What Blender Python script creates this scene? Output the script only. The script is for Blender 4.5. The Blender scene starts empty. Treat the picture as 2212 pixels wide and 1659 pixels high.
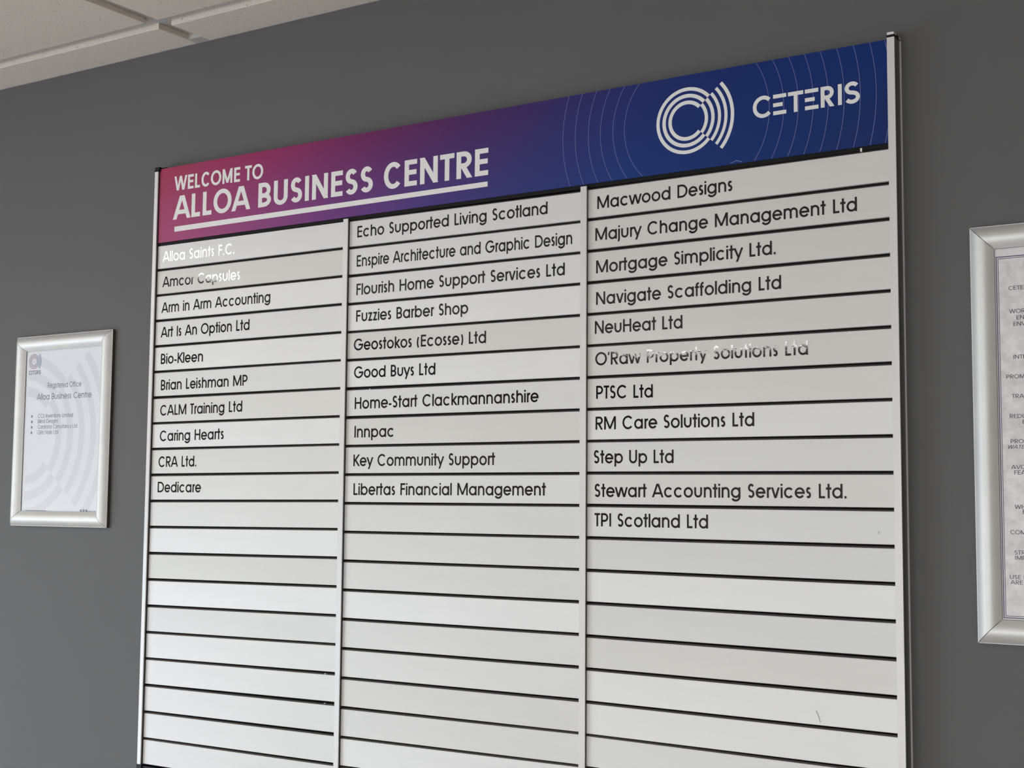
import bpy, math, random
from mathutils import Matrix, Vector

# ------------------------------------------------------------------ camera, world, light, exposure
scene = bpy.context.scene
COL = scene.collection
scene.view_settings.view_transform = 'Standard'
scene.view_settings.look = 'None'
scene.view_settings.gamma = 1.0
scene.view_settings.use_curve_mapping = False
scene.view_settings.exposure = 0.0

CEIL = 2.3385          # height of the ceiling tile faces at x = 0
SLOPE = -0.0058        # the ceiling drops a little towards the right
X0R, X1R, YR = -2.6, 3.4, -5.6

cam_data = bpy.data.cameras.new('camera')
cam = bpy.data.objects.new('camera', cam_data)
COL.objects.link(cam)
scene.camera = cam
yaw, pitch, roll = 0.57819, 0.085893, -0.007942
Rm = Matrix.Rotation(yaw, 3, 'Z') @ Matrix.Rotation(pitch, 3, 'X') @ Matrix.Rotation(roll, 3, 'Y')
right, fwd, up = Rm.col[0], Rm.col[1], Rm.col[2]
M4 = Matrix((right, up, -fwd)).transposed().to_4x4()
cam.matrix_world = Matrix.Translation((1.67852, -1.54669, 1.6)) @ M4
cam_data.sensor_width = 36.0
cam_data.lens = 2978.07 / 2212 * 36.0
cam_data.clip_start = 0.02

world = bpy.data.worlds.new('sky')
scene.world = world
world.use_nodes = True
wn = world.node_tree.nodes
wn['Background'].inputs[0].default_value = (0.72, 0.84, 1.0, 1)
wn['Background'].inputs[1].default_value = 1.6

def area(name, loc, rot, sx, sy, power, col):
    l = bpy.data.lights.new(name, 'AREA')
    l.shape = 'RECTANGLE'; l.size = sx; l.size_y = sy; l.energy = power; l.color = col
    o = bpy.data.objects.new(name, l); COL.objects.link(o)
    o.location = loc; o.rotation_euler = rot
    return o
# daylight from two unseen windows: one left, one added behind the camera as fill
WL = (-3.9, -0.9, 0.15, 1.40)      # left window, kept low to shape the light: y0, y1, z0, z1
WB = (-1.2, 2.6, 0.10, 1.40)       # rear window, added for frontal light and kept low: x0, x1, z0, z1
area('daylight_left', (X0R - 0.12, (WL[0]+WL[1])/2, (WL[2]+WL[3])/2), (0, -math.pi/2, 0), WL[3]-WL[2], WL[1]-WL[0], 43, (0.78, 0.89, 1.0))
area('fill_daylight_rear', ((WB[0]+WB[1])/2, YR - 0.12, (WB[2]+WB[3])/2), (math.pi/2, 0, 0), WB[1]-WB[0], WB[3]-WB[2], 54, (0.92, 0.96, 1.0))
PANELS = [(-1.5, -1.45), (-1.5, -4.45), (2.1, -4.45)]
PANEL_GLOW = 22.0

# ------------------------------------------------------------------ helpers
def mesh_obj(name, verts, faces, mats, parent=None, mi=None, smooth=False):
    me = bpy.data.meshes.new(name)
    me.from_pydata(verts, [], faces)
    for m in (mats if isinstance(mats, (list, tuple)) else [mats]):
        me.materials.append(m)
    if mi:
        me.polygons.foreach_set('material_index', mi)
    if smooth:
        me.polygons.foreach_set('use_smooth', [True]*len(faces))
    me.validate(); me.update()
    o = bpy.data.objects.new(name, me)
    COL.objects.link(o)
    if parent: o.parent = parent
    return o

class MB:
    def __init__(s): s.v = []; s.f = []; s.m = []
    def box(s, a, b, m=0):
        x0, y0, z0 = a; x1, y1, z1 = b; n = len(s.v)
        s.v += [(x0,y0,z0),(x1,y0,z0),(x1,y1,z0),(x0,y1,z0),(x0,y0,z1),(x1,y0,z1),(x1,y1,z1),(x0,y1,z1)]
        s.f += [(n,n+3,n+2,n+1),(n+4,n+5,n+6,n+7),(n,n+1,n+5,n+4),(n+1,n+2,n+6,n+5),(n+2,n+3,n+7,n+6),(n+3,n,n+4,n+7)]
        s.m += [m]*6
    def sweep(s, prof, p0, p1, axis, m=0, cap=True, miter=None):
        """closed profile (a, b) swept between p0 and p1 along axis; miter = (s0, s1) slope of the cut with a"""
        n = len(s.v); k = len(prof)
        for e, pos in enumerate((p0, p1)):
            for a, b in prof:
                t = pos + (miter[e]*a if miter else 0)
                s.v.append((t, b, a) if axis == 'x' else (a, b, t))
        for i in range(k):
            j = (i+1) % k
            s.f.append((n+i, n+j, n+k+j, n+k+i)); s.m.append(m)
        if cap:
            s.f.append(tuple(range(n+k-1, n-1, -1))); s.f.append(tuple(range(n+k, n+2*k))); s.m += [m, m]
    def build(s, name, mats, parent=None, bevel=0, smooth=False):
        o = mesh_obj(name, s.v, s.f, mats, parent, s.m, smooth)
        import bmesh
        bm = bmesh.new(); bm.from_mesh(o.data)
        bmesh.ops.recalc_face_normals(bm, faces=bm.faces)
        if bevel:
            bmesh.ops.bevel(bm, geom=list(bm.edges), offset=bevel, segments=2, affect='EDGES', profile=0.6, clamp_overlap=True)
        bm.to_mesh(o.data); bm.free()
        return o

def empty(name, loc, label=None, cat=None, group=None):
    o = bpy.data.objects.new(name, None); COL.objects.link(o); o.location = loc
    o.empty_display_size = 0.1
    if label: o['label'] = label
    if cat: o['category'] = cat
    if group: o['group'] = group
    return o

def material(name, base, rough=0.5, metal=0.0, spec=0.5, noise=None, bump=None, vary=0.0, coat=0.0):
    m = bpy.data.materials.new(name); m.use_nodes = True
    nt = m.node_tree; N = nt.nodes; L = nt.links
    b = N['Principled BSDF']
    b.inputs['Base Color'].default_value = (*base, 1)
    b.inputs['Roughness'].default_value = rough
    b.inputs['Metallic'].default_value = metal
    b.inputs['Specular IOR Level'].default_value = spec
    b.inputs['Coat Weight'].default_value = coat
    tc = N.new('ShaderNodeTexCoord')
    src = None
    if noise:                       # (scale, amount, stretch)
        mp = N.new('ShaderNodeMapping'); mp.inputs['Scale'].default_value = noise[2]
        L.new(tc.outputs['Object'], mp.inputs[0])
        n = N.new('ShaderNodeTexNoise'); n.inputs['Scale'].default_value = noise[0]; n.inputs['Detail'].default_value = 6
        L.new(mp.outputs[0], n.inputs['Vector'])
        r = N.new('ShaderNodeMapRange'); r.inputs[1].default_value = 0.3; r.inputs[2].default_value = 0.7
        r.inputs[3].default_value = 1-noise[1]; r.inputs[4].default_value = 1+noise[1]
        L.new(n.outputs[0], r.inputs[0])
        src = r.outputs[0]
    if vary:
        oi = N.new('ShaderNodeObjectInfo')
        r2 = N.new('ShaderNodeMapRange'); r2.inputs[3].default_value = 1-vary; r2.inputs[4].default_value = 1+vary*0.6
        L.new(oi.outputs['Random'], r2.inputs[0])
        if src:
            mu = N.new('ShaderNodeMath'); mu.operation = 'MULTIPLY'
            L.new(src, mu.inputs[0]); L.new(r2.outputs[0], mu.inputs[1]); src = mu.outputs[0]
        else: src = r2.outputs[0]
    if src:
        vm = N.new('ShaderNodeVectorMath'); vm.operation = 'SCALE'
        vm.inputs[0].default_value = base
        L.new(src, vm.inputs['Scale']); L.new(vm.outputs[0], b.inputs['Base Color'])
    if bump:                        # (scale, strength, distance)
        n2 = N.new('ShaderNodeTexNoise'); n2.inputs['Scale'].default_value = bump[0]; n2.inputs['Detail'].default_value = 4
        L.new(tc.outputs['Object'], n2.inputs['Vector'])
        bp = N.new('ShaderNodeBump'); bp.inputs['Strength'].default_value = bump[1]; bp.inputs['Distance'].default_value = bump[2]
        L.new(n2.outputs[0], bp.inputs['Height']); L.new(bp.outputs[0], b.inputs['Normal'])
    return m

def lin(r, g, b):
    f = lambda c: (c/255/12.92) if c/255 <= 0.04045 else ((c/255+0.055)/1.055)**2.4
    return (f(r), f(g), f(b))

M = {}
M['wall'] = material('grey_wall_paint', lin(99,99,99), 0.65, noise=(3, 0.02, (1,1,1)), bump=(350, 0.25, 0.0004))
M['wall_light'] = material('cream_wall_paint', (0.42,0.39,0.35), 0.7, noise=(3, 0.02, (1,1,1)))
M['floor'] = material('pale_wood_floor', (0.44,0.385,0.33), 0.6, noise=(60, 0.15, (1,1,1)))
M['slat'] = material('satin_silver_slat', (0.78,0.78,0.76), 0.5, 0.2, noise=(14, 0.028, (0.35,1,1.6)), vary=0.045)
M['slat_shaded'] = material('satin_silver_slat_shaded', (0.745,0.74,0.705), 0.5, 0.2, noise=(14, 0.028, (0.35,1,1.6)), vary=0.03)  # same slat finish; dimmer, warmer light on some slats put into the colour
M['slat_lit'] = material('satin_silver_slat_lit', (0.84,0.84,0.83), 0.5, 0.2, noise=(14, 0.028, (0.35,1,1.6)), vary=0.02)  # same slat finish; brighter light on tilted slats put into the colour
M['rail'] = material('satin_aluminium_rail', (0.76,0.75,0.735), 0.42, 0.25, noise=(9, 0.03, (1,1,0.4)))
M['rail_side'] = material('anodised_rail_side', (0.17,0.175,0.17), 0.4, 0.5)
M['dark'] = material('black_plastic', (0.012,0.012,0.014), 0.45, spec=0.2, noise=(40, 0.2, (1,1,1)))
M['recess'] = material('dark_rail_channel', (0.012,0.011,0.012), 0.6, 0.0, spec=0.15)
M['tongue'] = material('slat_edge_grey', (0.055,0.050,0.045), 0.6, 0.0, spec=0.2)
M['frame'] = material('satin_aluminium_frame', (0.82,0.83,0.81), 0.55, 0.65, noise=(30, 0.03, (1,1,1)))
M['olive'] = material('frame_side_dark_lip_shade', (0.10,0.095,0.075), 0.5, 0.4)
M['cap_silver'] = material('silver_cap_plate', (0.92,0.89,0.86), 0.3, 0.2)
M['paper_blue'] = material('white_poster_paper', (0.90,0.915,0.975), 0.35, noise=(40, 0.01, (1,1,1)))
M['paper_band'] = material('pale_grey_print', (0.81,0.83,0.885), 0.35)
M['paper_edge'] = material('white_paper', (0.88,0.87,0.88), 0.4)
M['marble'] = material('marbled_paper', (0.86,0.845,0.84), 0.4, noise=(110, 0.12, (1,1,1)))
M['ink'] = material('black_vinyl', (0.004,0.004,0.007), 0.03, spec=0.52, bump=(150, 0.16, 0.0001))
M['white_print'] = material('white_print', (0.90,0.89,0.86), 0.45)
M['line_print'] = material('pale_line_print', (0.17,0.20,0.45), 0.45)
M['text_grey'] = material('grey_blue_print', (0.15,0.165,0.22), 0.5)
M['text_dark'] = material('dark_violet_print', (0.075,0.065,0.10), 0.5)
M['lilac'] = material('violet_border_print', (0.12,0.10,0.20), 0.5)
M['mauve'] = material('mauve_print', (0.42,0.34,0.40), 0.5)
M['blue_grey'] = material('slate_blue_print', (0.26,0.34,0.44), 0.5)
M['smudge'] = material('grey_scuff', (0.42,0.42,0.41), 0.6)
M['tbar'] = material('ceiling_grid_metal', (0.55,0.52,0.49), 0.45)
M['window_frame'] = material('white_window_frame', (0.8,0.8,0.8), 0.4)
M['steel'] = material('bright_steel', (0.7,0.7,0.7), 0.2, 0.9)

def ceiling_mat():
    m = material('mineral_fibre_tile', (0.80,0.735,0.665), 0.95)
    nt = m.node_tree; N = nt.nodes; L = nt.links; b = N['Principled BSDF']
    geo = N.new('ShaderNodeNewGeometry')
    vor = N.new('ShaderNodeTexVoronoi'); vor.inputs['Scale'].default_value = 110
    L.new(geo.outputs['Position'], vor.inputs['Vector'])
    n = N.new('ShaderNodeTexNoise'); n.inputs['Scale'].default_value = 420; n.inputs['Detail'].default_value = 5
    L.new(geo.outputs['Position'], n.inputs['Vector'])
    # sparse pin holes: voronoi cells whose random colour is high
    sep = N.new('ShaderNodeSeparateColor'); L.new(vor.outputs['Color'], sep.inputs[0])
    g = N.new('ShaderNodeMath'); g.operation = 'GREATER_THAN'; g.inputs[1].default_value = 0.74
    L.new(sep.outputs[0], g.inputs[0])
    d = N.new('ShaderNodeMapRange'); d.inputs[1].default_value = 0.08; d.inputs[2].default_value = 0.15
    d.inputs[3].default_value = 1; d.inputs[4].default_value = 0
    L.new(vor.outputs['Distance'], d.inputs[0])
    mu = N.new('ShaderNodeMath'); mu.operation = 'MULTIPLY'; L.new(g.outputs[0], mu.inputs[0]); L.new(d.outputs[0], mu.inputs[1])
    r = N.new('ShaderNodeMapRange'); r.inputs[1].default_value = 0.3; r.inputs[2].default_value = 0.7
    r.inputs[3].default_value = 0.93; r.inputs[4].default_value = 1.06
    L.new(n.outputs[0], r.inputs[0])
    vm = N.new('ShaderNodeVectorMath'); vm.operation = 'SCALE'; vm.inputs[0].default_value = (0.80,0.735,0.665)
    L.new(r.outputs[0], vm.inputs['Scale'])
    mx = N.new('ShaderNodeMix'); mx.data_type = 'RGBA'
    L.new(mu.outputs[0], mx.inputs['Factor']); L.new(vm.outputs[0], mx.inputs['A'])
    mx.inputs['B'].default_value = (0.16,0.13,0.10,1)
    L.new(mx.outputs['Result'], b.inputs['Base Color'])
    sb = N.new('ShaderNodeMath'); sb.operation = 'SUBTRACT'
    L.new(n.outputs[0], sb.inputs[0]); L.new(mu.outputs[0], sb.inputs[1])
    bp = N.new('ShaderNodeBump'); bp.inputs['Strength'].default_value = 0.3; bp.inputs['Distance'].default_value = 0.0008
    L.new(sb.outputs[0], bp.inputs['Height']); L.new(bp.outputs[0], b.inputs['Normal'])
    return m
M['tile'] = ceiling_mat()

def header_mat(x0, x1, z0, z1):
    """printed colour blend: rose at the left, plum, violet at the lower middle, navy at the right"""
    m = bpy.data.materials.new('printed_colour_blend'); m.use_nodes = True
    nt = m.node_tree; N = nt.nodes; L = nt.links; b = N['Principled BSDF']
    b.inputs['Roughness'].default_value = 0.6; b.inputs['Specular IOR Level'].default_value = 0.15
    tc = N.new('ShaderNodeTexCoord'); sp = N.new('ShaderNodeSeparateXYZ'); L.new(tc.outputs['Object'], sp.inputs[0])
    u = N.new('ShaderNodeMapRange'); u.inputs[1].default_value = x0; u.inputs[2].default_value = x1; L.new(sp.outputs[0], u.inputs[0])
    v = N.new('ShaderNodeMapRange'); v.inputs[1].default_value = z0; v.inputs[2].default_value = z1; L.new(sp.outputs[2], v.inputs[0])
    def ramp(stops):
        r = N.new('ShaderNodeValToRGB'); e = r.color_ramp.elements
        for i, (p, c) in enumerate(stops):
            el = e[i] if i < 2 else e.new(p)
            el.position = p; el.color = (*c, 1)
        L.new(u.outputs[0], r.inputs[0]); return r
    top = ramp(TOP); bot = ramp(BOT)
    mx = N.new('ShaderNodeMix'); mx.data_type = 'RGBA'
    L.new(v.outputs[0], mx.inputs['Factor']); L.new(bot.outputs[0], mx.inputs['A']); L.new(top.outputs[0], mx.inputs['B'])
    L.new(mx.outputs['Result'], b.inputs['Base Color'])
    return m
HK = 1.36
def hc(r, g, b):
    c = lin(r, g, b); return tuple(x*HK for x in c)
TOP = [(0.0, hc(150,58,84)), (1.0, hc(16,42,100)), (0.18, hc(134,46,86)), (0.36, hc(100,40,84)), (0.50, hc(72,38,86)), (0.62, hc(52,42,94)), (0.76, hc(28,42,100)), (0.88, hc(18,41,100))]
BOT = [(0.0, hc(156,78,112)), (1.0, hc(24,42,92)), (0.14, hc(140,72,118)), (0.30, hc(104,60,120)), (0.44, hc(72,58,118)), (0.58, hc(50,54,112)), (0.72, hc(28,52,112)), (0.86, hc(24,47,102))]

def emitter(name, col, s):
    m = bpy.data.materials.new(name); m.use_nodes = True
    N = m.node_tree.nodes; b = N['Principled BSDF']
    b.inputs['Base Color'].default_value = (0.8,0.8,0.8,1)
    b.inputs['Emission Color'].default_value = (*col, 1); b.inputs['Emission Strength'].default_value = s
    return m
def clear_mat(name, gloss):
    m = bpy.data.materials.new(name); m.use_nodes = True
    N = m.node_tree.nodes; L = m.node_tree.links
    N.remove(N['Principled BSDF'])
    t = N.new('ShaderNodeBsdfTransparent'); g = N.new('ShaderNodeBsdfGlossy'); g.inputs['Roughness'].default_value = gloss
    f = N.new('ShaderNodeLayerWeight'); f.inputs['Blend'].default_value = 0.15
    sc = N.new('ShaderNodeMath'); sc.operation = 'MULTIPLY'; sc.inputs[1].default_value = 0.5
    L.new(f.outputs['Fresnel'], sc.inputs[0])
    mx = N.new('ShaderNodeMixShader'); L.new(sc.outputs[0], mx.inputs[0]); L.new(t.outputs[0], mx.inputs[1]); L.new(g.outputs[0], mx.inputs[2])
    L.new(mx.outputs[0], N['Material Output'].inputs[0])
    return m
M['clear'] = clear_mat('clear_cover_sheet', 0.2)
M['glass'] = clear_mat('window_glass', 0.02)

# ------------------------------------------------------------------ stroke lettering (geometric sans serif)
def path_poly(pts, h, closed=False, lim=4.0):
    """offset a polyline by h to each side; returns a list of quads (mitred)"""
    pts = [p for i, p in enumerate(pts) if i == 0 or math.hypot(p[0]-pts[i-1][0], p[1]-pts[i-1][1]) > 1e-5 * h]
    n = len(pts); L_, R_ = [], []
    for i in range(n):
        if closed: a, b, c = pts[i-1], pts[i], pts[(i+1) % n]
        else:
            a = pts[i-1] if i else None; b = pts[i]; c = pts[i+1] if i < n-1 else None
        def nrm(p, q):
            dx, dy = q[0]-p[0], q[1]-p[1]; l = math.hypot(dx, dy) or 1e-9
            return (-dy/l, dx/l)
        if a is None: nx, ny = nrm(b, c); s = 1
        elif c is None: nx, ny = nrm(a, b); s = 1
        else:
            n1, n2 = nrm(a, b), nrm(b, c); nx, ny = n1[0]+n2[0], n1[1]+n2[1]
            l = math.hypot(nx, ny) or 1e-9; nx /= l; ny /= l
            s = min(lim, 1/max(1e-3, nx*n1[0]+ny*n1[1]))
        L_.append((b[0]+nx*h*s, b[1]+ny*h*s)); R_.append((b[0]-nx*h*s, b[1]-ny*h*s))
    q = []
    for i in range(n if closed else n-1):
        j = (i+1) % n
        q.append([R_[i], R_[j], L_[j], L_[i]])
    return q
def clip(poly, axis, val, keep_less):
    out = []
    for i in range(len(poly)):
        a, b = poly[i-1], poly[i]
        ia = (a[axis] <= val) if keep_less else (a[axis] >= val)
        ib = (b[axis] <= val) if keep_less else (b[axis] >= val)
        if ia != ib:
            t = (val-a[axis])/(b[axis]-a[axis])
            out.append((a[0]+t*(b[0]-a[0]), a[1]+t*(b[1]-a[1])))
        if ib: out.append(b)
    return out
def arc(cx, cy, rx, ry, a0, a1, n=None):
    n = n or max(4, int(abs(a1-a0)/9))
    return [(cx+rx*math.cos(math.radians(a0+(a1-a0)*i/n)), cy+ry*math.sin(math.radians(a0+(a1-a0)*i/n))) for i in range(n+1)]

ADV = dict(A=1.0,B=.776,C=1.1,D=1.0,E=.72,F=.655,G=1.18,H=.92,I=.305,J=.65,K=.80,L=.62,M=1.24,N=1.0,O=1.17,P=.8,Q=1.17,R=.82,S=.67,T=.575,U=.885,V=.95,W=1.3,X=.8,Y=.8,Z=.7,
  a=.92,b=.92,c=.875,d=.92,e=.88,f=.42,g=.91,h=.82,i=.27,j=.275,k=.68,l=.27,m=1.27,n=.82,o=.885,p=.92,q=.92,r=.41,s=.52,t=.46,u=.82,v=.75,w=1.12,x=.7,y=.725,z=.575)
ADV = {k_: v_-.028 for k_, v_ in ADV.items()}
ADV.update({' ':.46,'.':.28,'-':.42,"'":.25,'(':.42,')':.42,',':.28})
BADV = dict(ADV, A=.86, B=.74, C=.86, D=.88, E=.64, I=.32, L=.58, M=1.0, N=.86, O=.98, R=.72, S=.66, T=.60, U=.80, W=1.16, F=.62, V=.8, H=.85, P=.7)
BADV[' '] = .34

def glyph(ch, h, adv):
    """strokes of one glyph, cap height 1; element = (points, closed, (ymin, ymax) or None)"""
    X = .76; w = adv; s = .072; r = .038; E = []
    def ln(*p, cl=None, closed=False): E.append((list(p), closed, cl))
    UC = (0, 1)
    if ch in 'aobdpqgce':
        D = .77
        cx = {'a': w-s-D/2-.0, 'd': w-s-D/2, 'q': w-s-D/2, 'g': w-s-D/2, 'b': s+D/2, 'p': s+D/2}.get(ch, w/2)
        R = D/2-h; cy = D/2-.012
        if ch in 'aobdpqg': E.append((arc(cx, cy, R, R, 0, 360, 36)[:-1], True, None))
        if ch == 'a': ln((w-s-h, 0), (w-s-h, X-.01))
        if ch == 'd': ln((w-s-h, 0), (w-s-h, 1.0))
        if ch == 'b': ln((s+h, 0), (s+h, 1.0))
        if ch == 'p': ln((s+h, -.25), (s+h, X-.01))
        if ch == 'q': ln((w-s-h, -.25), (w-s-h, X-.01))
        if ch == 'g':
            ln(*([(w-s-h, X-.01), (w-s-h, 0.06)] + arc(cx, .06, R, .33-h, 0, -155)))
        if ch == 'c': E.append((arc(cx+.02, cy, R, R, 42, 318), False, None))
        if ch == 'e':
            E.append((arc(cx, cy, R, R, 0, 325), False, None)); ln((cx-R, cy-.0), (cx+R+h, cy-.0))
    elif ch in 'nhmu':
        if ch == 'u':
            R = (w-2*s)/2-h; cy = R+h
            ln(*([(s+h, X-.01), (s+h, cy)] + arc(w/2, cy, R, R, 180, 360) + [(w-s-h, X-.01)]))
        elif ch == 'm':
            ln((s+h, 0), (s+h, X-.01)); R = (w-2*s-2*h)/4; cy = X-R-h+.012
            for k in (0, 1):
                cx = s+h+R+2*R*k
                ln(*(arc(cx, cy, R, R, 180, 0) + [(cx+R, 0)]))
        else:
            ln((s+h, 0), (s+h, 1.0 if ch == 'h' else X-.01)); R = (w-2*s)/2-h; cy = X-R-h+.012
            ln(*(arc(w/2, cy, R, R, 180, 0) + [(w-s-h, 0)]))
    elif ch in 'il':
        ln((w/2, 0), (w/2, 1.0 if ch == 'l' else X-.01))
        if ch == 'i': ln((w/2, .86), (w/2, 1.0))
    elif ch == 'j':
        ln(*([(w/2, X-.01), (w/2, -.06)] + arc(w/2-.14, -.06, .14, .15, 0, -70))); ln((w/2, .86), (w/2, 1.0))
    elif ch == 't':
        ln((w/2, 0), (w/2, 1.0)); ln((.02, X-h-.01), (w-.02, X-h-.01))
    elif ch == 'f':
        ln(*([(w*.42, 0), (w*.42, .83)] + arc(w*.42+.16, .83, .16, .17-h*.6, 180, 80))); ln((.02, X-h-.01), (w-.04, X-h-.01))
    elif ch == 'r':
        ln((s+h, 0), (s+h, X-.01)); ln(*arc(s+h+.22, X-.22-h, .22, .22, 178, 85))
    elif ch == 'k':
        ln((s+h, 0), (s+h, 1)); ln((w+.05, X+.12), (s+h, .28), cl=(0, X-.01)); ln((s+h+.12, .40), (w+.04, -.1), cl=(0, X))
    elif ch in 'sS':
        H = X+.01 if ch == 's' else 1.0; p = .06; rx = (w-2*p)/2-h; ry = (H-2*h)/4; cx = w/2
        ln(*(arc(cx, H-h-ry+.006, rx*.92, ry, 28, 270, 16) + arc(cx, h+ry-.006, rx, ry, 90, -152, 16)[1:]))
    elif ch == 'v': ln((.05+h*.2, X+.1), (w/2, -.0-.02), cl=(0, X-.01)); ln((w-.05-h*.2, X+.1), (w/2, -.02), cl=(0, X-.01))
    elif ch == 'y':
        ln((.02, X+.05), (w/2+.03, -.0), cl=(-.3, X-.01)); ln((w-.02, X+.05), (w*.5-.18, -.40), cl=(-.26, X-.01))
    elif ch == 'w':
        a = (w-.08)/4
        for k in range(4):
            x0 = .04+a*k; x1 = x0+a
            ln(*(((x0, X+.02), (x1, -.02)) if k % 2 == 0 else ((x0, -.02), (x1, X+.02))), cl=(0, X-.01))
    elif ch == 'x': ln((.05, X), (w-.05, 0), cl=(0, X)); ln((w-.05, X), (.05, 0), cl=(0, X))
    elif ch == 'z': ln((.05, X-.01-h), (w-.06, X-.01-h)); ln((w-.06-h*1.2, X-.02), (.05+h*1.2, 0.01), cl=(0, X-.01)); ln((.05, h), (w-.05, h))
    elif ch in 'CGOQ':
        cx = w/2; R = (w-2*r)/2-h; Ry = .515-h
        if ch in 'OQ': E.append((arc(cx, .5, R, Ry, 0, 360, 44)[:-1], True, None))
        elif ch == 'C': E.append((arc(cx+.03, .5, R, Ry, 42, 318), False, None))
        else:
            E.append((arc(cx, .5, R, Ry, 40, 357), False, None)); ln((cx+.02, .5-h*.2), (cx+R+h, .5-h*.2))
    elif ch == 'A':
        ln((.03, 0-.12*.42*2), (w/2-.005, 1.06), cl=UC); ln((w-.03, -.10), (w/2+.005, 1.06), cl=UC); ln((w*.22, .30), (w*.78, .30))
    elif ch in 'BPR':
        x0 = s+h; xm = w-s*.75-h
        yb = .47 if ch != 'P' else .42; ry = (1-h-yb)/2; cy = yb+ry; rr = min(ry, .30)
        ln((x0, 0), (x0, 1)); 
        bx = xm-rr-(.03 if ch == 'B' else 0)
        ln(*([(x0, 1-h)] + [(bx, 1-h)] + arc(bx, cy, rr, ry, 90, -90)[1:] + [(x0, yb)]))
        if ch == 'B':
            ry2 = (yb-h)/2; bx = xm-.26; ln(*([(x0, yb)] + arc(bx, h+ry2, .26, ry2, 90, -90) + [(x0, h)]))
        if ch == 'R': ln((w*.42, yb+.03), (w-.06-h*.3, -.08), cl=(0, .9))
    elif ch == 'D':
        x0 = s+h; rr = min(.5-h, w-s-h-r-x0); bx = w-r-h-rr
        ln(*([(x0, .5), (x0, h), (bx, h)] + arc(bx, .5, rr, .5-h, -90, 90)[1:] + [(x0, 1-h), (x0, .5)]), closed=False)
    elif ch in 'EFL':
        ln((s+h, 0), (s+h, 1)); x1 = w-.055
        if ch in 'EF': ln((s+h, 1-h), (x1, 1-h)); ln((s+h, .52), (x1-.02, .52))
        if ch in 'EL': ln((s+h, h), (x1, h))
    elif ch == 'H': ln((s+h, 0), (s+h, 1)); ln((w-s-h, 0), (w-s-h, 1)); ln((s+h, .52), (w-s-h, .52))
    elif ch == 'I': ln((w/2, 0), (w/2, 1))
    elif ch == 'K': ln((s+h, 0), (s+h, 1)); ln((w+.03, 1.10), (s+h, .36), cl=UC); ln((s+h+.16, .52), (w+.03, -.08), cl=UC)
    elif ch == 'M':
        ln((s+h, 0), (s+h, 1)); ln((w-s-h, 0), (w-s-h, 1)); ln((s+h*.9, 1.03), (w/2+.0, .06), cl=(.0, 1)); ln((w-s-h*.9, 1.03), (w/2, .06), cl=(.0, 1))
    elif ch == 'N': ln((s+h, 0), (s+h, 1)); ln((w-s-h, 0), (w-s-h, 1)); ln((s+h*.6, 1.03), (w-s-h*.6, -.03), cl=UC)
    elif ch == 'T': ln((w/2, 0), (w/2, 1)); ln((.015, 1-h), (w-.015, 1-h))
    elif ch == 'U':
        R = (w-2*s)/2-h; ln(*([(s+h, 1), (s+h, R+h)] + arc(w/2, R+h-.01, R, R, 180, 360) + [(w-s-h, 1)]))
    elif ch == 'V': ln((.03, 1.05), (w/2, -.04), cl=UC); ln((w-.03, 1.05), (w/2, -.04), cl=UC)
    elif ch == 'W':
        a = (w-.06-2*h*.6)/4
        for k in range(4):
            x0 = .03+h*.6+a*k; x1 = x0+a
            ln(*(((x0, 1.03), (x1, -.03)) if k % 2 == 0 else ((x0, -.03), (x1, 1.03))), cl=UC)
    elif ch == '.': ln((w/2, 0), (w/2, 2.1*h))
    elif ch == "'": ln((w/2+.02, 1.0), (w/2-.02, .74))
    elif ch == '-': ln((.06, .30), (w-.06, .30))
    elif ch == '(': ln(*arc(.55, .38, .42, .68, 140, 220))
    elif ch == ')': ln(*arc(w-.55, .38, .42, .68, 40, -40))
    return E

def text_width(t, adv):
    return sum(adv[c] for c in t)
DEBUG = False
def layout(t, x0, z0, x1, z1, cap, h, adv=ADV, italic=0.0):
    """polygons (in x, z) of a line of text whose ink runs from x0 to x1 with its baseline from z0 to z1"""
    W = text_width(t, adv)
    k = (x1-x0)/(W-.12) if x1 is not None else cap
    if DEBUG: print('K', round(k/cap,3), t)
    if x1 is None: x1 = x0 + W*cap; z1 = z0
    polys = []; cx = -.06
    for ch in t:
        a = adv[ch]
        if ch != ' ':
            for pts, closed, cl in glyph(ch, h, a):
                ps = path_poly(pts, h, closed)
                lay = []
                for q in ps:
                    if cl:
                        q = clip(q, 1, cl[1], True)
                        if len(q) > 2: q = clip(q, 1, cl[0], False)
                    if len(q) > 2:
                        lay.append([(x0+(cx+p[0]+italic*p[1])*k, z0+(z1-z0)*((cx+p[0])*k)/(x1-x0)+p[1]*cap) for p in q])
                polys.append(lay)
        cx += a
    return polys
def ring(cx, cz, r0, r1, a0, a1, n=None):
    rm = (r0+r1)/2
    full = abs(a1-a0) >= 359.9
    pts = arc(cx, cz, rm, rm, a0, a1, n or max(10, int(abs(a1-a0)/4)))
    return path_poly(pts[:-1] if full else pts, (r1-r0)/2, full)
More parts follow.
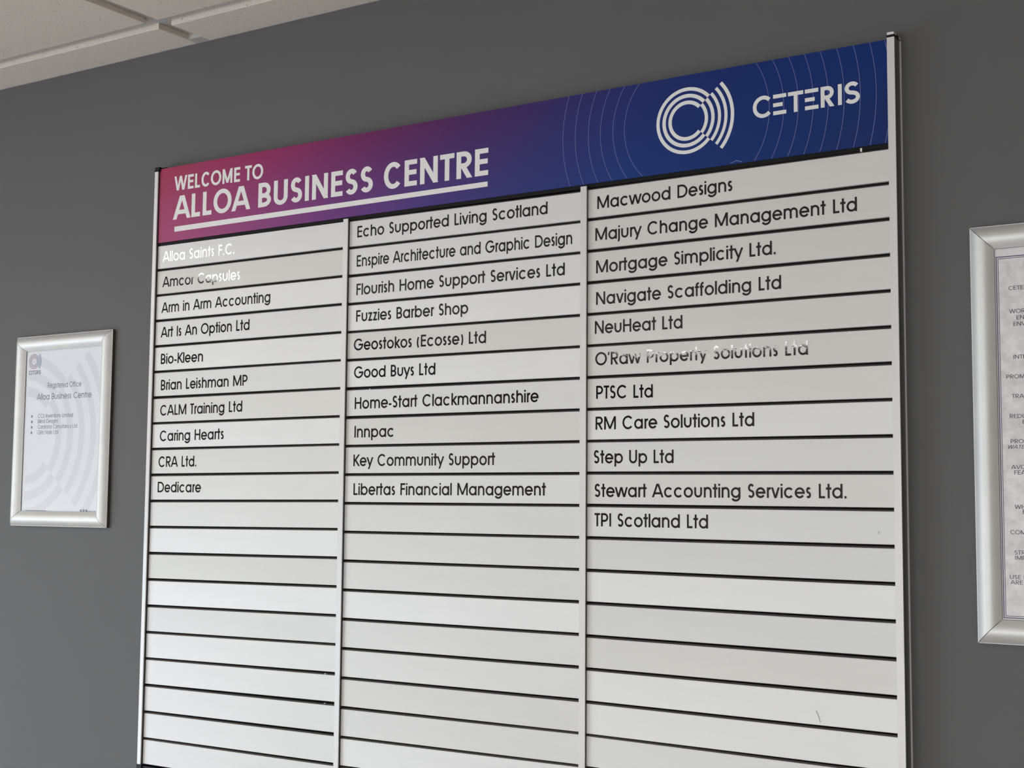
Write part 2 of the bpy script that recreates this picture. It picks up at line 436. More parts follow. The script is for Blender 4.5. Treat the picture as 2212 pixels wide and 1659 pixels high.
def film(name, layers, y, mats, parent=None, origin=(0, 0, 0), rect=None, mi=None):
    """flat printed or vinyl shapes facing -y; every stroke sits 6 microns above the one before it"""
    v, f, ids = [], [], []
    for li, lay in enumerate(layers):
        yy = y - 6e-6*(li % 7)
        for q in lay:
            if rect:
                for ax, lo, hi in ((0, rect[0], rect[1]), (1, rect[2], rect[3])):
                    if len(q) > 2: q = clip(q, ax, lo, False)
                    if len(q) > 2: q = clip(q, ax, hi, True)
                if len(q) < 3: continue
            ar = sum(q[i-1][0]*q[i][1]-q[i][0]*q[i-1][1] for i in range(len(q)))
            if abs(ar) < 1e-13: continue
            if ar < 0: q = q[::-1]
            n = len(v); v += [(p[0]-origin[0], yy-origin[1], p[1]-origin[2]) for p in q]
            f.append(tuple(range(n, n+len(q)))); ids.append(mi[li] if mi else 0)
    return mesh_obj(name, v, f, mats, parent, ids)
def rect_poly(x0, x1, z0, z1): return [[(x0, z0), (x1, z0), (x1, z1), (x0, z1)]]

# ------------------------------------------------------------------ room shell
def struct(o): o['kind'] = 'structure'; return o
T = 0.15
mb = MB(); mb.box((X0R-T, YR-T, -0.1), (X1R+T, T, 0)); struct(mb.build('floor', M['floor']))
mb = MB(); mb.box((X0R-T, 0, 0), (X1R+T, T, 2.75)); struct(mb.build('wall_front', M['wall']))
mb = MB(); mb.box((X1R, YR, 0), (X1R+T, 0, 2.75)); struct(mb.build('wall_right', M['wall_light']))
y0, y1, z0, z1 = WL
mb = MB()
mb.box((X0R-T, YR, 0), (X0R, 0, z0)); mb.box((X0R-T, YR, z1), (X0R, 0, 2.75))
mb.box((X0R-T, YR, z0), (X0R, y0, z1)); mb.box((X0R-T, y1, z0), (X0R, 0, z1))
struct(mb.build('wall_left', M['wall_light']))
x0, x1, z0b, z1b = WB
mb = MB()
mb.box((X0R-T, YR-T, 0), (X1R+T, YR, z0b)); mb.box((X0R-T, YR-T, z1b), (X1R+T, YR, 2.75))
mb.box((X0R-T, YR-T, z0b), (x0, YR, z1b)); mb.box((x1, YR-T, z0b), (X1R+T, YR, z1b))
struct(mb.build('wall_rear', M['wall_light']))
def window(name, horiz, a0, a1, z0, z1, pos):
    """frame with mullions, and a pane part"""
    root = empty(name, (0, 0, 0)); root['kind'] = 'structure'
    fb = MB(); t = 0.045
    def bar(u0, u1, v0, v1):
        if horiz: fb.box((u0, pos-.03, v0), (u1, pos+.03, v1))
        else: fb.box((pos-.03, u0, v0), (pos+.03, u1, v1))
    bar(a0, a1, z0, z0+t); bar(a0, a1, z1-t, z1); bar(a0, a0+t, z0+t, z1-t); bar(a1-t, a1, z0+t, z1-t)
    for k in (1, 2):
        c = a0+(a1-a0)*k/3; bar(c-.02, c+.02, z0+t, z1-t)
    fb.build('window_frame', M['window_frame'], root)
    for k in range(3):
        lo = a0+(a1-a0)*k/3+(t if k == 0 else .02); hi = a0+(a1-a0)*(k+1)/3-(t if k == 2 else .02)
        pb = MB()
        if horiz: pb.box((lo, pos-.003, z0+t), (hi, pos+.003, z1-t))
        else: pb.box((pos-.003, lo, z0+t), (pos+.003, hi, z1-t))
        pb.build('pane', M['glass'], root)
window('window_1', False, y0, y1, z0, z1, X0R-0.05)
window('added_rear_window', True, x0, x1, z0b, z1b, YR-0.05)
for nm, a, b in (('baseboard_front', (X0R, -.015, 0), (X1R, 0, .1)), ('baseboard_left', (X0R, YR, 0), (X0R+.015, -.015, .1)), ('baseboard_right', (X1R-.015, YR, 0), (X1R, -.015, .1))):
    mb = MB(); mb.box(a, b); struct(mb.build(nm, M['window_frame']))

# suspended ceiling: slab, T bars and tegular tiles (the row next to the sign wall is cut narrow)
def zc(x): return CEIL + SLOPE*x
ceil = empty('ceiling', (0, 0, 0)); ceil['kind'] = 'structure'
def slope_mb(m):
    m.v = [(a, b, c + SLOPE*a) for a, b, c in m.v]; return m
TH = 0.0085                  # tile face hangs this far below the bars
mb = MB(); mb.box((X0R, YR, CEIL+.12), (X1R, 0, CEIL+.14)); slope_mb(mb).build('ceiling_slab', M['tbar'], ceil)
PX = 0.5985                  # grid pitch
GX = 0.0700                  # centre of a cross bar in x
GY = -0.0985                 # centre of the first bar parallel to the sign wall
HG = 0.0140                  # half of the reveal between two tiles
xs = [GX + PX*k for k in range(-12, 12)]
xs = [x for x in xs if X0R+.05 < x < X1R-.05]
ys = [GY - PX*k for k in range(0, 12) if GY - PX*k > YR+.05]
def tbar(p0, p1, ax):
    m = MB()
    if ax == 'x': m.box((p0[0], p0[1]-.012, CEIL+TH), (p1[0], p0[1]+.012, CEIL+TH+.002)); m.box((p0[0], p0[1]-.001, CEIL+TH+.002), (p1[0], p0[1]+.001, CEIL+TH+.035))
    else: m.box((p0[0]-.012, p0[1], CEIL+TH+.0003), (p0[0]+.012, p1[1], CEIL+TH+.0023)); m.box((p0[0]-.001, p0[1], CEIL+TH+.002), (p0[0]+.001, p1[1], CEIL+TH+.030))
    slope_mb(m).build('grid_bar', M['tbar'], ceil)
for y in ys: tbar((X0R, y), (X1R, y), 'x')
for x in xs: tbar((x, YR), (x, 0), 'y')
m = MB(); m.box((X0R, -.022, CEIL+.0004), (X1R, -.0001, CEIL+.0016)); m.box((X0R, -.0012, CEIL+.0016), (X1R, -.0001, CEIL+.03)); m.box((X0R, -.0220, CEIL+.0016), (X1R, -.0206, CEIL+TH+.0023)); slope_mb(m)
m.build('edge_angle', M['tbar'], ceil)
rnd = random.Random(4)
xe = [X0R-HG] + xs + [X1R+HG]; ye = [HG] + ys + [YR-HG]
def tile(xa, xb, ya, yb, dx, dy, nick=0.0):
    """tegular tile: dropped face with slightly broken arrises, upper flange resting on the bars"""
    m = MB(); n = []
    fx0, fx1, fy0, fy1 = xa, xb, ya, yb
    NS = 26
    near = fy0 > -0.5 and -1.5 < fx0 < 2
    segs = NS if near else 1
    c = 0.0007
    def jx(): return rnd.uniform(0, .0006) + (0.0016 if rnd.random() < .10 else 0)
    loop = []
    for i in range(segs): loop.append((fx0+(fx1-fx0)*i/segs, fy1, 0))
    for i in range(2 if near else 1): loop.append((fx1, fy1+(fy0-fy1)*i/(2 if near else 1), 1))
    for i in range(segs): loop.append((fx1+(fx0-fx1)*i/segs, fy0, 2))
    for i in range(2 if near else 1): loop.append((fx0, fy0+(fy1-fy0)*i/(2 if near else 1), 3))
    k = len(loop); mx, my = (fx0+fx1)/2, (fy0+fy1)/2
    for x, y, s_ in loop:
        d = c + (jx() if near else 0)
        x_ = x + (d if x < mx else -d); y_ = y + (d if y < my else -d)
        m.v.append((x_, y_, CEIL))
    for x, y, s_ in loop: m.v.append((x, y, CEIL + c + (rnd.uniform(0, .0006) if near else 0)))
    for x, y, s_ in loop: m.v.append((x, y, CEIL+TH+.0028))
    m.f.append(tuple(range(k)))
    for r_ in (0, 1):
        for i in range(k):
            j = (i+1) % k; m.f.append((r_*k+i, r_*k+j, (r_+1)*k+j, (r_+1)*k+i))
    m.m = [0]*len(m.f)
    # flange
    x0_, x1_, y0_, y1_ = xa-.009, xb+.009, ya-.009, yb+.009
    m.box((max(x0_, X0R), max(y0_, YR), CEIL+TH+.0028), (min(x1_, X1R), min(y1_, -.0015), CEIL+TH+.014))
    slope_mb(m).build('ceiling_tile', M['tile'], ceil)
panel_cells = {}
for i in range(len(xe)-1):
    for j in range(len(ye)-1):
        xa, xb = xe[i]+HG, xe[i+1]-HG; yb, ya = ye[j]-HG, ye[j+1]+HG
        xa = max(xa, X0R+.001); xb = min(xb, X1R-.001); yb = min(yb, -.0016); ya = max(ya, YR+.001)
        if xb-xa < .02 or yb-ya < .02: continue
        hit = None
        for k, (px_, py_) in enumerate(PANELS):
            if (xe[i] <= px_ < xe[i+1] or (k == 1 and xe[i] <= px_+PX < xe[i+1])) and ye[j+1] <= py_ < ye[j]: hit = k
        if hit is not None:
            if hit in panel_cells: q_ = panel_cells[hit]; panel_cells[hit] = (min(q_[0], xa), max(q_[1], xb), ya, yb)
            else: panel_cells[hit] = (xa, xb, ya, yb)
            continue
        tile(xa, xb, ya, yb, 0, 0)
LBL = ['square white ceiling light panel nearest the sign wall', 'long white ceiling light panel at the rear left', 'square white ceiling light panel at the rear right']
M['lamp'] = emitter('lit_diffuser', (1.0, 0.98, 0.95), PANEL_GLOW)
for k, (xa, xb, ya, yb) in panel_cells.items():
    cx_, cy_ = (xa+xb)/2, (ya+yb)/2
    r_ = empty('ceiling_light', (cx_, cy_, zc(cx_)), LBL[k], 'ceiling light', 'ceiling light panels')
    hx, hy = (xb-xa)/2, (yb-ya)/2
    m = MB()
    for a, b in (((-hx, -hy), (hx, -hy+.015)), ((-hx, hy-.015), (hx, hy)), ((-hx, -hy+.015), (-hx+.015, hy-.015)), ((hx-.015, -hy+.015), (hx, hy-.015))):
        m.box((a[0], a[1], 0.001), (b[0], b[1], .014))
    m.build('light_frame', M['window_frame'], r_)
    m = MB(); m.box((-hx+.015, -hy+.015, .003), (hx-.015, hy-.015, .012)); m.build('diffuser', M['lamp'], r_)

# ------------------------------------------------------------------ directory board
YS = -0.01804               # front plane of the slats
YRF = YS - 0.0045           # front plane of rails and dividers
PITCH = 0.041; SH = 0.0370; GAP = PITCH-SH
board = empty('directory_board', (0.594, 0, 1.17), 'large silver slatted directory board with a pink to blue header, hung on the grey wall', 'directory board')
BO = (0.594, 0, 1.17)
def bpart(m, name, mats, parent=None, **kw):
    m.v = [(a-BO[0], b-BO[1], c-BO[2]) for a, b, c in m.v]
    return m.build(name, mats, parent or board, **kw)

COLS = [(-0.0030, 0.3915, 0.0, 0.3875), (0.3968, 0.7900, 0.3968, 0.7867), (0.7962, 1.1945, 0.7962, 1.1900)]
ZL = [[1.96873,1.92718,1.88674,1.84463,1.8043,1.76246,1.7215,1.68074,1.63952,1.59806,1.55718,1.51585,1.47464,1.43336,1.39213,1.35133,1.31044,1.26862,1.22799],
      [1.96693,1.92592,1.88423,1.84391,1.80299,1.76181,1.71971,1.67902,1.6382,1.59727,1.55654,1.51563,1.47447,1.43346,1.39207,1.35116,1.30987,1.26841,1.22794],
      [1.96623,1.92467,1.88351,1.8421,1.80176,1.76086,1.71971,1.67914,1.63856,1.59737,1.55647,1.51545,1.47436,1.43303,1.3921,1.35095,1.31013,1.2705]]
ZR = [[1.96797,1.92656,1.88577,1.8443,1.8038,1.76316,1.7222,1.68158,1.64137,1.60057,1.56012,1.51941,1.47858,1.43764,1.39684,1.35638,1.31361,1.27113,1.22925],
      [1.96499,1.92423,1.8832,1.84215,1.80138,1.76066,1.71955,1.67891,1.6379,1.59729,1.55643,1.51619,1.47519,1.43418,1.3935,1.35195,1.31098,1.27143],
      [1.96688,1.92517,1.8839,1.84256,1.80166,1.76005,1.71905,1.67823,1.63682,1.59575,1.55445,1.51329,1.47216,1.43076,1.38895,1.34778]]
for z in (ZL, ZR):
    for c in z:
        while len(c) < 19: c.append(c[-1]-0.0412)
        c.insert(0, c[0]+PITCH); c.append(c[-1]-PITCH)
NAMES = [
 [('Alloa Saints F.C.',0.0093,1.9813,0.1669,1.9800),('Amcor Capsules',0.0104,1.9401,0.1799,1.9387),('Arm in Arm Accounting',0.0098,1.8984,0.2440,1.8990),
  ('Art Is An Option Ltd',0.0100,1.8588,0.2024,1.8593),('Bio-Kleen',0.0107,1.8159,0.1049,1.8157),('Brian Leishman MP',0.0125,1.7740,0.2007,1.7743),
  ('CALM Training Ltd',0.0127,1.7335,0.1914,1.7349),('Caring Hearts',0.0136,1.6928,0.1538,1.6936),('CRA Ltd.',0.0124,1.6519,0.0966,1.6522),('Dedicare',0.0120,1.6119,0.1079,1.6121)],
 [('Echo Supported Living Scotland',0.4110,1.9810,0.7351,1.9806),('Enspire Architecture and Graphic Design',0.4109,1.9382,0.7731,1.9366),
  ('Flourish Home Support Services Ltd',0.4112,1.8966,0.7621,1.8966),('Fuzzies Barber Shop',0.4116,1.8579,0.6084,1.8566),('Geostokos (Ecosse) Ltd',0.4089,1.8165,0.6387,1.8144),
  ('Good Buys Ltd',0.4102,1.7764,0.5546,1.7752),('Home-Start Clackmannanshire',0.4119,1.7319,0.7224,1.7318),('Innpac',0.4124,1.6910,0.4840,1.6908),
  ('Key Community Support',0.4113,1.6502,0.6543,1.6498),('Libertas Financial Management',0.4123,1.6091,0.7342,1.6096)],
 [('Macwood Designs',0.8102,1.9785,0.9990,1.9803),('Majury Change Management Ltd',0.8074,1.9372,1.1544,1.9384),('Mortgage Simplicity Ltd.',0.8087,1.8948,1.0543,1.8972),
  ('Navigate Scaffolding Ltd',0.8088,1.8538,1.0610,1.8550),('NeuHeat Ltd',0.8071,1.8164,0.9316,1.8160),("O'Raw Property Solutions Ltd",0.8084,1.7758,1.0934,1.7749),
  ('PTSC Ltd',0.8093,1.7329,0.8906,1.7319),('RM Care Solutions Ltd',0.8085,1.6934,1.0256,1.6930),('Step Up Ltd',0.8062,1.6507,0.9191,1.6500),
  ('Stewart Accounting Services Ltd.',0.8075,1.6081,1.1374,1.6078),('TPI Scotland Ltd',0.8082,1.5711,0.9650,1.5708)]]
LIT_SLATS = {(0,2),(0,4),(0,7),(0,11),(0,13),(1,3),(1,5),(1,13),(1,18),(2,7),(2,12),(2,15),(2,16)}  # slats that catch more light by their tilt, drawn with a lighter colour
SHADED_SLATS = {(0,6),(0,12),(1,4),(1,7),(2,0),(2,1),(2,2),(2,3),(2,4),(2,5),(2,6),(2,9),(2,14),(1,16),(2,19),(0,1),(0,8)}  # slats that catch less light by their tilt, drawn with a darker colour

# slat cross-section (z relative to its centre, y relative to its face): plate, back lip and a tongue that rises behind the gap
b_ = 0.00045; hh = SH/2
PROF = [(-hh+b_, 0), (hh-b_, 0), (hh, b_), (hh, .0022), (hh+.0019, .0024), (hh+.0019, .0036), (hh-.004, .0040), (hh-.004, .0034), (-hh+.003, .0034), (-hh+.003, .0050), (-hh-.0, .0050), (-hh, b_)]
MIDX = [0 if i in (0, 1, 11, 10, 2) else 1 for i in range(12)]
def slat(ci, ri):
    xa, xb, xl, xr = COLS[ci]
    zl = (ZL[ci][ri]+ZL[ci][ri+1])/2; zr = (ZR[ci][ri]+ZR[ci][ri+1])/2
    xm = (xa+xb)/2; sl = (zr-zl)/(xr-xl); zm = zl + sl*(xm-xl)
    m = MB(); k = len(PROF)
    cut = {(0,15): .018, (0,16): .018, (0,0): 0, (1,6): 0, (2,0): .030}.get((ci, ri), 0)
    for px_ in (xa-xm, xb-xm):
        for a, b in PROF: m.v.append((px_, b, a + sl*px_))
    for i in range(k):
        j = (i+1) % k; m.f.append((i, j, k+j, k+i)); m.m.append(MIDX[i])
    m.f += [tuple(range(k-1, -1, -1)), tuple(range(k, 2*k))]; m.m += [0, 0]
    o = m.build('slat', [M['slat_shaded'] if (ci, ri) in SHADED_SLATS else M['slat_lit'] if (ci, ri) in LIT_SLATS else M['slat'], M['tongue']], board)
    o.location = (xm-BO[0], YS-BO[1], zm-BO[2])
    tilt = random.Random(ci*100+ri).uniform(-.0022, .0022)
    o.rotation_euler = (TILT.get((ci, ri), (tilt, 0))[0], 0, TILT.get((ci, ri), (0, 0))[1])
    if ri < len(NAMES[ci]):
        t, x0, z0, x1, z1 = NAMES[ci][ri]
        polys = layout(t, x0, z0, x1, z1, 0.0167, .077)
        f = film('lettering', polys, YS-0.00018, M['ink'], o, origin=(xm, YS, zm))
        f['label'] = 'glossy black vinyl lettering'
    return o
TILT = {(2, 5): (0.0030, 0)}
for ci in range(3):
    for ri in range(20): slat(ci, ri)
# scuffs on the slats
def loc_film(name, layers, mat, par, y=YS-.0001):
    return film(name, layers, y, mat, par, origin=BO)
s1 = loc_film('scuff_mark', [path_poly([(1.0985,1.3665),(1.1012,1.3610),(1.1034,1.3540)], .0006)], M['smudge'], board); s1['label'] = 'short grey scuff on a blank slat'
loc_film('scuff_mark', [path_poly([(1.1741,1.5713),(1.1743,1.5683)], .00025)], M['text_dark'], board)

# back panel and channels behind the slats
m = MB(); m.box((-.006, -.009, 1.183), (1.2, -.0005, 2.118)); bpart(m, 'back_panel', M['recess'])
# header panel
HX0, HX1, HZ0, HZ1 = -0.0028, 1.1945, 2.0130, 2.1342
m = MB(); m.box((HX0, YS-.0008, HZ0), (HX1, YS+.010, HZ1))
hdr = bpart(m, 'header_panel', [header_mat(HX0-BO[0], HX1-BO[0], HZ0-BO[2], HZ1-BO[2])])
hdr['label'] = 'printed header panel fading from pink to navy'
m = MB(); m.box((HX0, YS+.0004, HZ0-.0050), (HX1, YS+.0090, HZ0)); bpart(m, 'header_channel', M['recess'])
YH = YS-.0008-.00012
hp = layout('WELCOME TO', 0.0322, 2.0946, 0.2232, 2.0915, 0.0232, .088, BADV)
w = film('lettering', hp, YH, M['white_print'], hdr, origin=BO); w['label'] = 'small white capitals'
hp = layout('ALLOA BUSINESS CENTRE', 0.0335, 2.0475, 0.6398, 2.0448, 0.0378, .092, BADV)
w = film('lettering', hp, YH, M['white_print'], hdr, origin=BO); w['label'] = 'large white capitals'
w = film('underline_bar', [[[(0.0339,2.0277),(0.6393,2.0288),(0.6393,2.0358),(0.0337,2.0360)]]], YH, M['white_print'], hdr, origin=BO); w['label'] = 'white bar under the large capitals'
# ring emblem: broken rings and five concentric arcs
U = 0.041
def P(u): return u*U
def Z(u): return (u+8.98031)*U+1.6
CX, CZ = P(22.89), Z(2.635)
def emblem(cx, cz, k, n=None):
    A, Bq = [], []
    for a, b in ((.505,.62),(.71,.825),(.92,1.03)): A.append(ring(cx, cz, a*k, b*k, 41.5, 318.5, n))
    for a, b in ((.60,.71),(.815,.925),(1.035,1.135),(1.245,1.345),(1.45,1.56)): Bq.append(ring(cx, cz, a*k, b*k, -41.5, 41.5, n and n//2))
    return A, Bq
A_, B_ = emblem(CX, CZ, U)
w = film('emblem', A_+B_, YH, M['white_print'], hdr, origin=BO); w['label'] = 'white emblem of broken rings and arcs'
thin = []
for r_ in (4.39, 3.93, 3.45, 3.01, 2.56, 2.15): thin.append(ring(CX, CZ, (r_-.0075)*U, (r_+.0075)*U, 90, 270, 90))
for r_ in (2.67, 3.12, 3.57, 4.02, 4.47, 4.94, 5.41, 5.87, 6.29): thin.append(ring(CX, CZ, (r_-.0075)*U, (r_+.0075)*U, -80, 80, 90))
thin.append(path_poly([(P(24.32), Z(1.125)), (P(24.505), Z(1.19)), (P(24.69), Z(1.125))], .011*U))
for l_ in thin: film('ring_line', [l_], YH+.00006, M['line_print'], hdr, origin=BO, rect=(HX0, HX1, HZ0+.0003, HZ1))
# CETERIS word: the two E are three loose bars
cz0 = Z(2.38); cap = .61*U; wl = []
def wordmark(x, z, cap, kx, out):
    h = .094; kk = kx
    def put(strokes, ox):
        for pts, closed, cl in strokes:
            lay = []
            for q in path_poly(pts, h, closed):
                if cl:
                    q = clip(q, 1, cl[1], True)
                    if len(q) > 2: q = clip(q, 1, cl[0], False)
                if len(q) > 2: lay.append([(x+(ox+p[0])*kk, z+p[1]*cap) for p in q])
            out.append(lay)
    put([(arc(.53, .5, .435, .545-h, 43, 317), False, None)], -.01)
    for ox in (1.03, 2.62):
        for yy, w_ in ((1-h, .66), (.49, .48), (h, .66)): out.append([[(x+ox*kk, z+(yy-h*1.0)*cap), (x+(ox+w_)*kk, z+(yy-h)*cap), (x+(ox+w_)*kk, z+(yy+h)*cap), (x+ox*kk, z+(yy+h)*cap)]])
    put([([(.38, 0), (.38, 1)], False, None), ([(0, 1-h), (.76, 1-h)], False, None)], 1.78)
    put(glyph('R', h, .76), 3.32)
    put([([(0, 0), (0, 1)], False, None)], 4.32)
    put([([(q_[0], (q_[1]-.5)*1.05+.5) for q_ in p_], c_, l_) for p_, c_, l_ in glyph('S', h, .86)], 4.47)
wordmark(P(25.05), cz0, cap, 3.245/5.28*U, wl)
w = film('lettering', wl, YH-.00006, M['white_print'], hdr, origin=BO); w['label'] = 'white wordmark in wide capitals'

# side rails (box section with a flange on the wall) and dividers
def rail(x0, x1, zt, zb, side):
    m = MB()
    # front plate and two webs
    m.box((x0, YRF, zb), (x1, YRF+.0018, zt), 0)
    m.box((x1-.0012, YRF+.0018, zb), (x1, -.0012, zt), 1)
    m.box((x0, YRF+.0018, zb), (x0+.0012, -.0012, zt), 1)
    m.box((x1-.0012, -.0030, zb), (x1+.0014, -.0001, zt), 0) if side > 0 else m.box((x0-.0014, -.0030, zb), (x0+.0012, -.0001, zt), 0)
    o = bpart(m, 'side_rail', [M['rail'], M['rail_side'] if side > 0 else M['tongue']])
    return o
rail(-.0110, -.0038, 2.1298, 1.1885, -1)
rail(1.1934, 1.2020, 2.1350, 1.1850, 1)
def endcap(x0, x1, z0, z1, silver):
    m = MB()
    m.box((x0-.0003, YRF-.0004, z0), (x1+.0003, -.0002, z0+(z1-z0)*.42), 0)
    if silver:
        m.box((x0, YRF-.0002, z0+(z1-z0)*.42), (x1-.0002, -.0145, z1), 1)
        m.box((x0+.001, -.0145, z0+(z1-z0)*.42), (x1, -.0006, z1-.0014), 0)
        m.box((x1-.0002, -.0065, z0+.0004), (x1+.0009, -.0012, z1-.0022), 1)
        m.box((x1-.0002, -.0118, z0+.0012), (x1+.0006, -.0098, z1-.0042), 1)
    else:
        m.box((x0, YRF, z0+(z1-z0)*.42), (x1+.0006, -.0004, z1), 0)
        m.box((x1, -.0186, z0+.0008), (x1+.012, -.0004, z1-.0010), 0)
    return bpart(m, 'end_cap', [M['dark'], M['cap_silver']], bevel=.0003)
e = endcap(-.0112, -.0018, 2.1298, 2.1372, False); e['label'] = 'black plastic end cap'
e = endcap(1.1934, 1.2022, 2.1350, 2.1412, True); e['label'] = 'silver and black end cap'
m = MB(); m.box((-.0118, YRF-.0004, 1.1790), (-.0012, -.0002, 1.1885), 0); m.box((-.0012, YRF+.002, 1.1765), (.030, -.0004, 1.1862), 0)
bpart(m, 'end_cap', [M['dark']], bevel=.0003)
m = MB(); m.box((1.1928, YRF-.0004, 1.1760), (1.2026, -.0002, 1.1850), 0); bpart(m, 'end_cap', [M['dark']], bevel=.0003)
m = MB(); m.box((-.0012, YS+.004, 1.1775), (1.1930, -.0010, 1.1845), 0); bpart(m, 'bottom_channel', [M['recess']])
for x0, x1 in ((.3882, .3966), (.7878, .7967)):
    m = MB()
    m.box((x0, YRF, 1.188), (x1, YRF+.0016, 2.0098), 0)
    m.box((x0+.0012, YRF+.0016, 1.188), (x1-.0001, -.0092, 2.0098), 1)
    bpart(m, 'divider', [M['rail'], M['tongue']])
# small clips seen in the wider gaps
def slatclip(x, z, w_, h_):
    m = MB(); m.box((x, YS-.0005, z), (x+w_, YS+.0034, z+h_)); bpart(m, 'clip', [M['cap_silver']], bevel=.0002)
slatclip(1.1590, 2.0072, .0022, .0042)
slatclip(.3655, 1.3535, .0012, .0018); slatclip(.3655, 1.3123, .0010, .0012); slatclip(.4385, 1.7592, .0012, .0014)

# ------------------------------------------------------------------ snap frames on the wall
def snap_frame(root, x0, x1, z0, z1, bw, depth):
    """four mitred bars with a domed front; coordinates local to root (x, y, z)"""
    prof = []       # (distance inward, y) closed
    prof.append((0, -.0004)); prof.append((0, -depth*.42)); 
    n = 12
    for i in range(n+1):
        t = i/n; a = math.pi*(.10+.80*t)
        yy = -depth*.42 - (depth*.58)*(math.sin(a)-math.sin(math.pi*.10))/(1-math.sin(math.pi*.10))
        prof.append((.0004+(bw-.0008)*t, yy))
    prof.append((bw, -depth*.40)); prof.append((bw-.0002, -.0052)); prof.append((bw-.004, -.0052)); prof.append((bw-.004, -.0004))
    bars = []
    def bar(kind):
        v = []; k = len(prof)
        for e in (0, 1):
            for a, b in prof:
                if kind == 'bottom': x = (x0+a) if e == 0 else (x1-a); v.append((x, b, z0+a))
                if kind == 'top': x = (x0+a) if e == 0 else (x1-a); v.append((x, b, z1-a))
                if kind == 'left': z = (z0+a) if e == 0 else (z1-a); v.append((x0+a, b, z))
                if kind == 'right': z = (z0+a) if e == 0 else (z1-a); v.append((x1-a, b, z))
        g = .0004      # hairline joint at the mitres
        m = MB(); m.v = [(a_ + (g if kind in ('top', 'bottom') and i < k else -g if kind in ('top', 'bottom') else 0), b_2, c_ + (0 if kind in ('top', 'bottom') else (g if i < k else -g))) for i, (a_, b_2, c_) in enumerate(v)]
        for i in range(k):
            j = (i+1) % k; m.f.append((i, j, k+j, k+i)); m.m.append(1 if i == 0 or i >= n+3 else 0)  # inner web darkened as well: shadow of the lip painted into its colour
        m.f += [tuple(range(k)), tuple(range(2*k-1, k-1, -1))]; m.m += [1, 1]
        o = m.build('frame_bar', [M['frame'], M['olive']], root)
        for p in o.data.polygons:
            p.use_smooth = 4 <= len(p.vertices) <= 4
        return o
    for kd in ('top', 'bottom', 'left', 'right'):
        o = bar(kd)
        es = o.modifiers.new('edges', 'EDGE_SPLIT'); es.split_angle = math.radians(38)
    m = MB(); m.box((x0+.003, -.0028, z0+.003), (x1-.003, -.0003, z1-.003)); m.build('back_board', M['olive'], root)

# left frame
FX0, FX1, FZ0, FZ1 = -0.3650, -0.1185, 1.5538, 1.8815
FO = ((FX0+FX1)/2, 0, FZ0)
fr = empty('poster_frame', FO, 'small silver snap frame holding a pale poster, left of the directory board', 'picture frame')
snap_frame(fr, FX0-FO[0], FX1-FO[0], 0, FZ1-FZ0, .0255, .0142)
YP = -0.0040
m = MB(); m.box((FX0+.012-FO[0], YP, .012), (FX1-.012-FO[0], -.0030, FZ1-FZ0-.012))
ps = m.build('poster', M['paper_blue'], fr); ps['label'] = 'pale poster with grey arcs and lettering'
PR = (FX0+.0125, FX1-.0125, FZ0+.0125, FZ1-.0125)
A_, B_ = emblem(-.338, 1.709, .1365)
film('watermark', A_+B_, YP-.00002, M['paper_band'], ps, origin=FO, rect=(-.3335, PR[1], PR[2], PR[3]))['label'] = 'large pale grey ring pattern'
A_, B_ = emblem(-.3203, 1.8377, .0128, 40)
film('emblem', A_+B_, YP-.0001, [M['mauve'], M['blue_grey']], ps, origin=FO, mi=[0]*3+[1]*5)['label'] = 'small mauve and blue ring emblem'
wl = []; wordmark(-.3331, 1.8154, .0066, .0318/5.28, wl)
film('lettering', wl, YP-.0001, M['text_grey'], ps, origin=FO)
lay = []
for t, x0, z0, x1, z1, c, h in (('Registered Office', -.2818, 1.7900, -.1949, 1.7897, .0092, .055), ('Alloa Business Centre', -.3084, 1.7704, -.1689, 1.7703, .0103, .058),
    ('CCS Inventions Limited', -.3043, 1.7393, -.2136, 1.7387, .0067, .058), ('Blind Designs', -.3038, 1.7300, -.2515, 1.7299, .0067, .058),
    ('Cardrona Consultancy Ltd', -.3036, 1.7205, -.2022, 1.7201, .0067, .058), ('Glitz Nails Ltd', -.3037, 1.7110, -.2504, 1.7107, .0067, .058)):
    lay += layout(t, x0, z0, x1, z1, c, h)
for x, z in ((-.3204,1.7423),(-.3201,1.7328),(-.3199,1.7233),(-.32,1.7139)):
    r_ = .0030; lay.append([[(x-r_*.8, z), (x, z-r_), (x+r_*.8, z), (x, z+r_)]])
film('lettering', lay, YP-.0001, M['text_grey'], ps, origin=FO)
# fine print too small to read: short marks; three little round icons
lay = []; rr = random.Random(9); x = -.3285
while x < -.2748:
    w_ = rr.uniform(.0008, .0022); lay.append(rect_poly(x, x+w_, 1.5796-rr.uniform(0, .0003), 1.5796+rr.uniform(.0008, .0014))); x += w_+rr.uniform(.0003, .0009)
x = -.1695
while x < -.1492:
    w_ = rr.uniform(.0008, .0022); lay.append(rect_poly(x, x+w_, 1.5800, 1.5806+rr.uniform(.0, .0005))); x += w_+rr.uniform(.0003, .0007)
for x in (-.1853, -.1785, -.1715): lay.append(ring(x, 1.5808, .0008, .0024, 0, 360, 16))
film('fine_print', lay, YP-.0001, M['text_grey'], ps, origin=FO)['kind'] = 'stuff'
m = MB(); m.box((FX0+.013-FO[0], YP-.0008, .013), (FX1-.013-FO[0], YP-.0004, FZ1-FZ0-.013)); m.build('cover_sheet', M['clear'], fr)

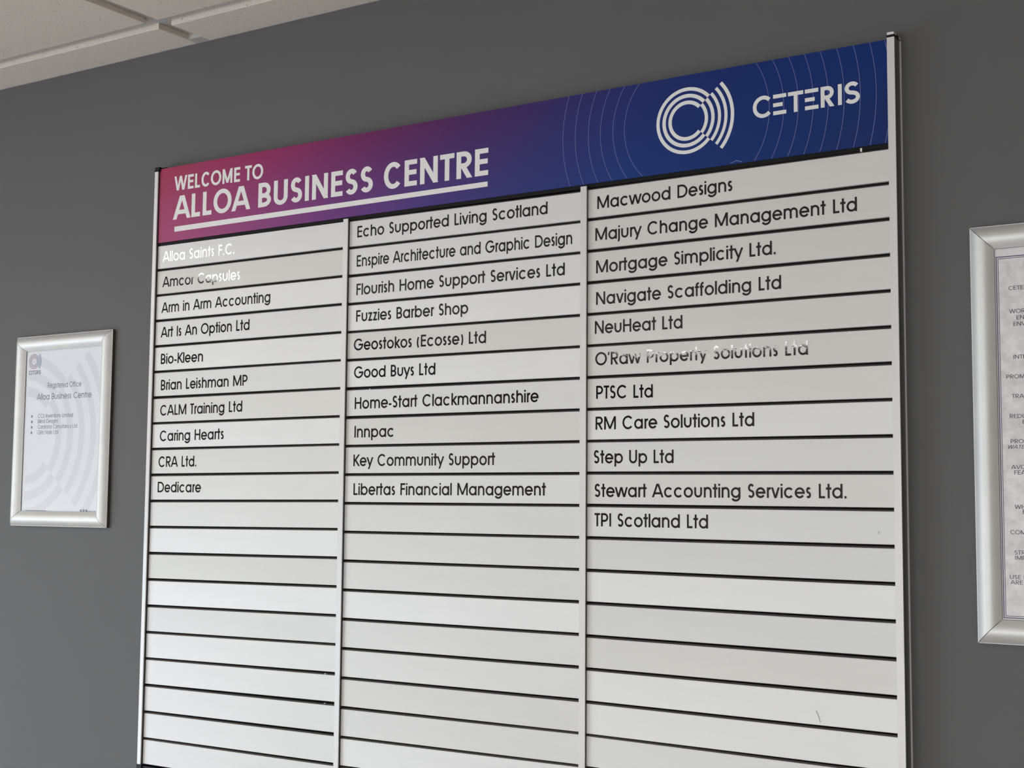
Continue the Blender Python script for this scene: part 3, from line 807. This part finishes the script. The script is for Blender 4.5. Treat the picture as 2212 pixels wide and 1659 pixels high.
# right frame (cut by the edge of the photograph)
GX0, GX1, GZ0, GZ1 = 1.2775, 1.6075, 1.4530, 1.9078
GO = ((GX0+GX1)/2, 0, GZ0)
g = empty('poster_frame', GO, 'large silver snap frame with a grey marbled notice, right of the directory board', 'picture frame')
snap_frame(g, GX0-GO[0], GX1-GO[0], 0, GZ1-GZ0, .0262, .0125)
m = MB(); m.box((GX0+.012-GO[0], YP, .012), (GX1-.012-GO[0], -.0030, GZ1-GZ0-.012))
nt_ = m.build('notice', M['paper_edge'], g); nt_['label'] = 'grey marbled notice with a double violet border'
BX0, BX1, BZ0, BZ1 = 1.3052, 1.5798, 1.4812, 1.8725
w = film('marbled_sheet', [[[(BX0+.0022, BZ0), (BX1, BZ0), (BX1, BZ1), (BX0+.0022, BZ1)]]], YP-.00003, M['marble'], nt_, origin=GO)
lay = []
for d, hw in ((0, .00055), (.0019, .00035)):
    a, b, c, dd = BX0+d, BX1-d, BZ0+d, BZ1-d
    lay.append(path_poly([(a, c), (b, c), (b, dd), (a, dd)], hw, True))
film('border', lay, YP-.0001, M['lilac'], nt_, origin=GO)
lay = []
for t, x, z in (('CETER',1.3176,1.8352),('WORK',1.3179,1.8097),('ENV',1.3252,1.8026),('ENVIR',1.3218,1.7956),('INTER',1.3208,1.7597),('PROMOT',1.3130,1.7384),('TRAIN',1.3188,1.7170),
    ('REDUC',1.3158,1.6953),('E',1.3290,1.6892),('PROMO',1.3161,1.6682),('AVOID',1.3164,1.6405),('FEAS',1.3191,1.6346),('WHER',1.3191,1.5977),('E',1.3270,1.5924),
    ('COMM',1.3137,1.5705),('STR',1.3175,1.5489),('IMPA',1.3178,1.5433),('USE E',1.3120,1.5227),('ARE F',1.3129,1.5171)):
    W_ = text_width(t, BADV)
    lay += layout(t, x, z, x+(W_-.12)*.0044*1.34, z, .0044, .062, BADV)
W_ = text_width('WATER', BADV)
lay += layout('WATER', 1.3125, 1.6624, 1.3125+(W_-.12)*.0044*1.25, 1.6624, .0040, .062, BADV, italic=.25)
film('lettering', lay, YP-.0001, M['text_dark'], nt_, origin=GO)
m = MB(); m.box((GX0+.013-GO[0], YP-.0008, .013), (GX1-.013-GO[0], YP-.0004, GZ1-GZ0-.013)); m.build('cover_sheet', M['clear'], g)
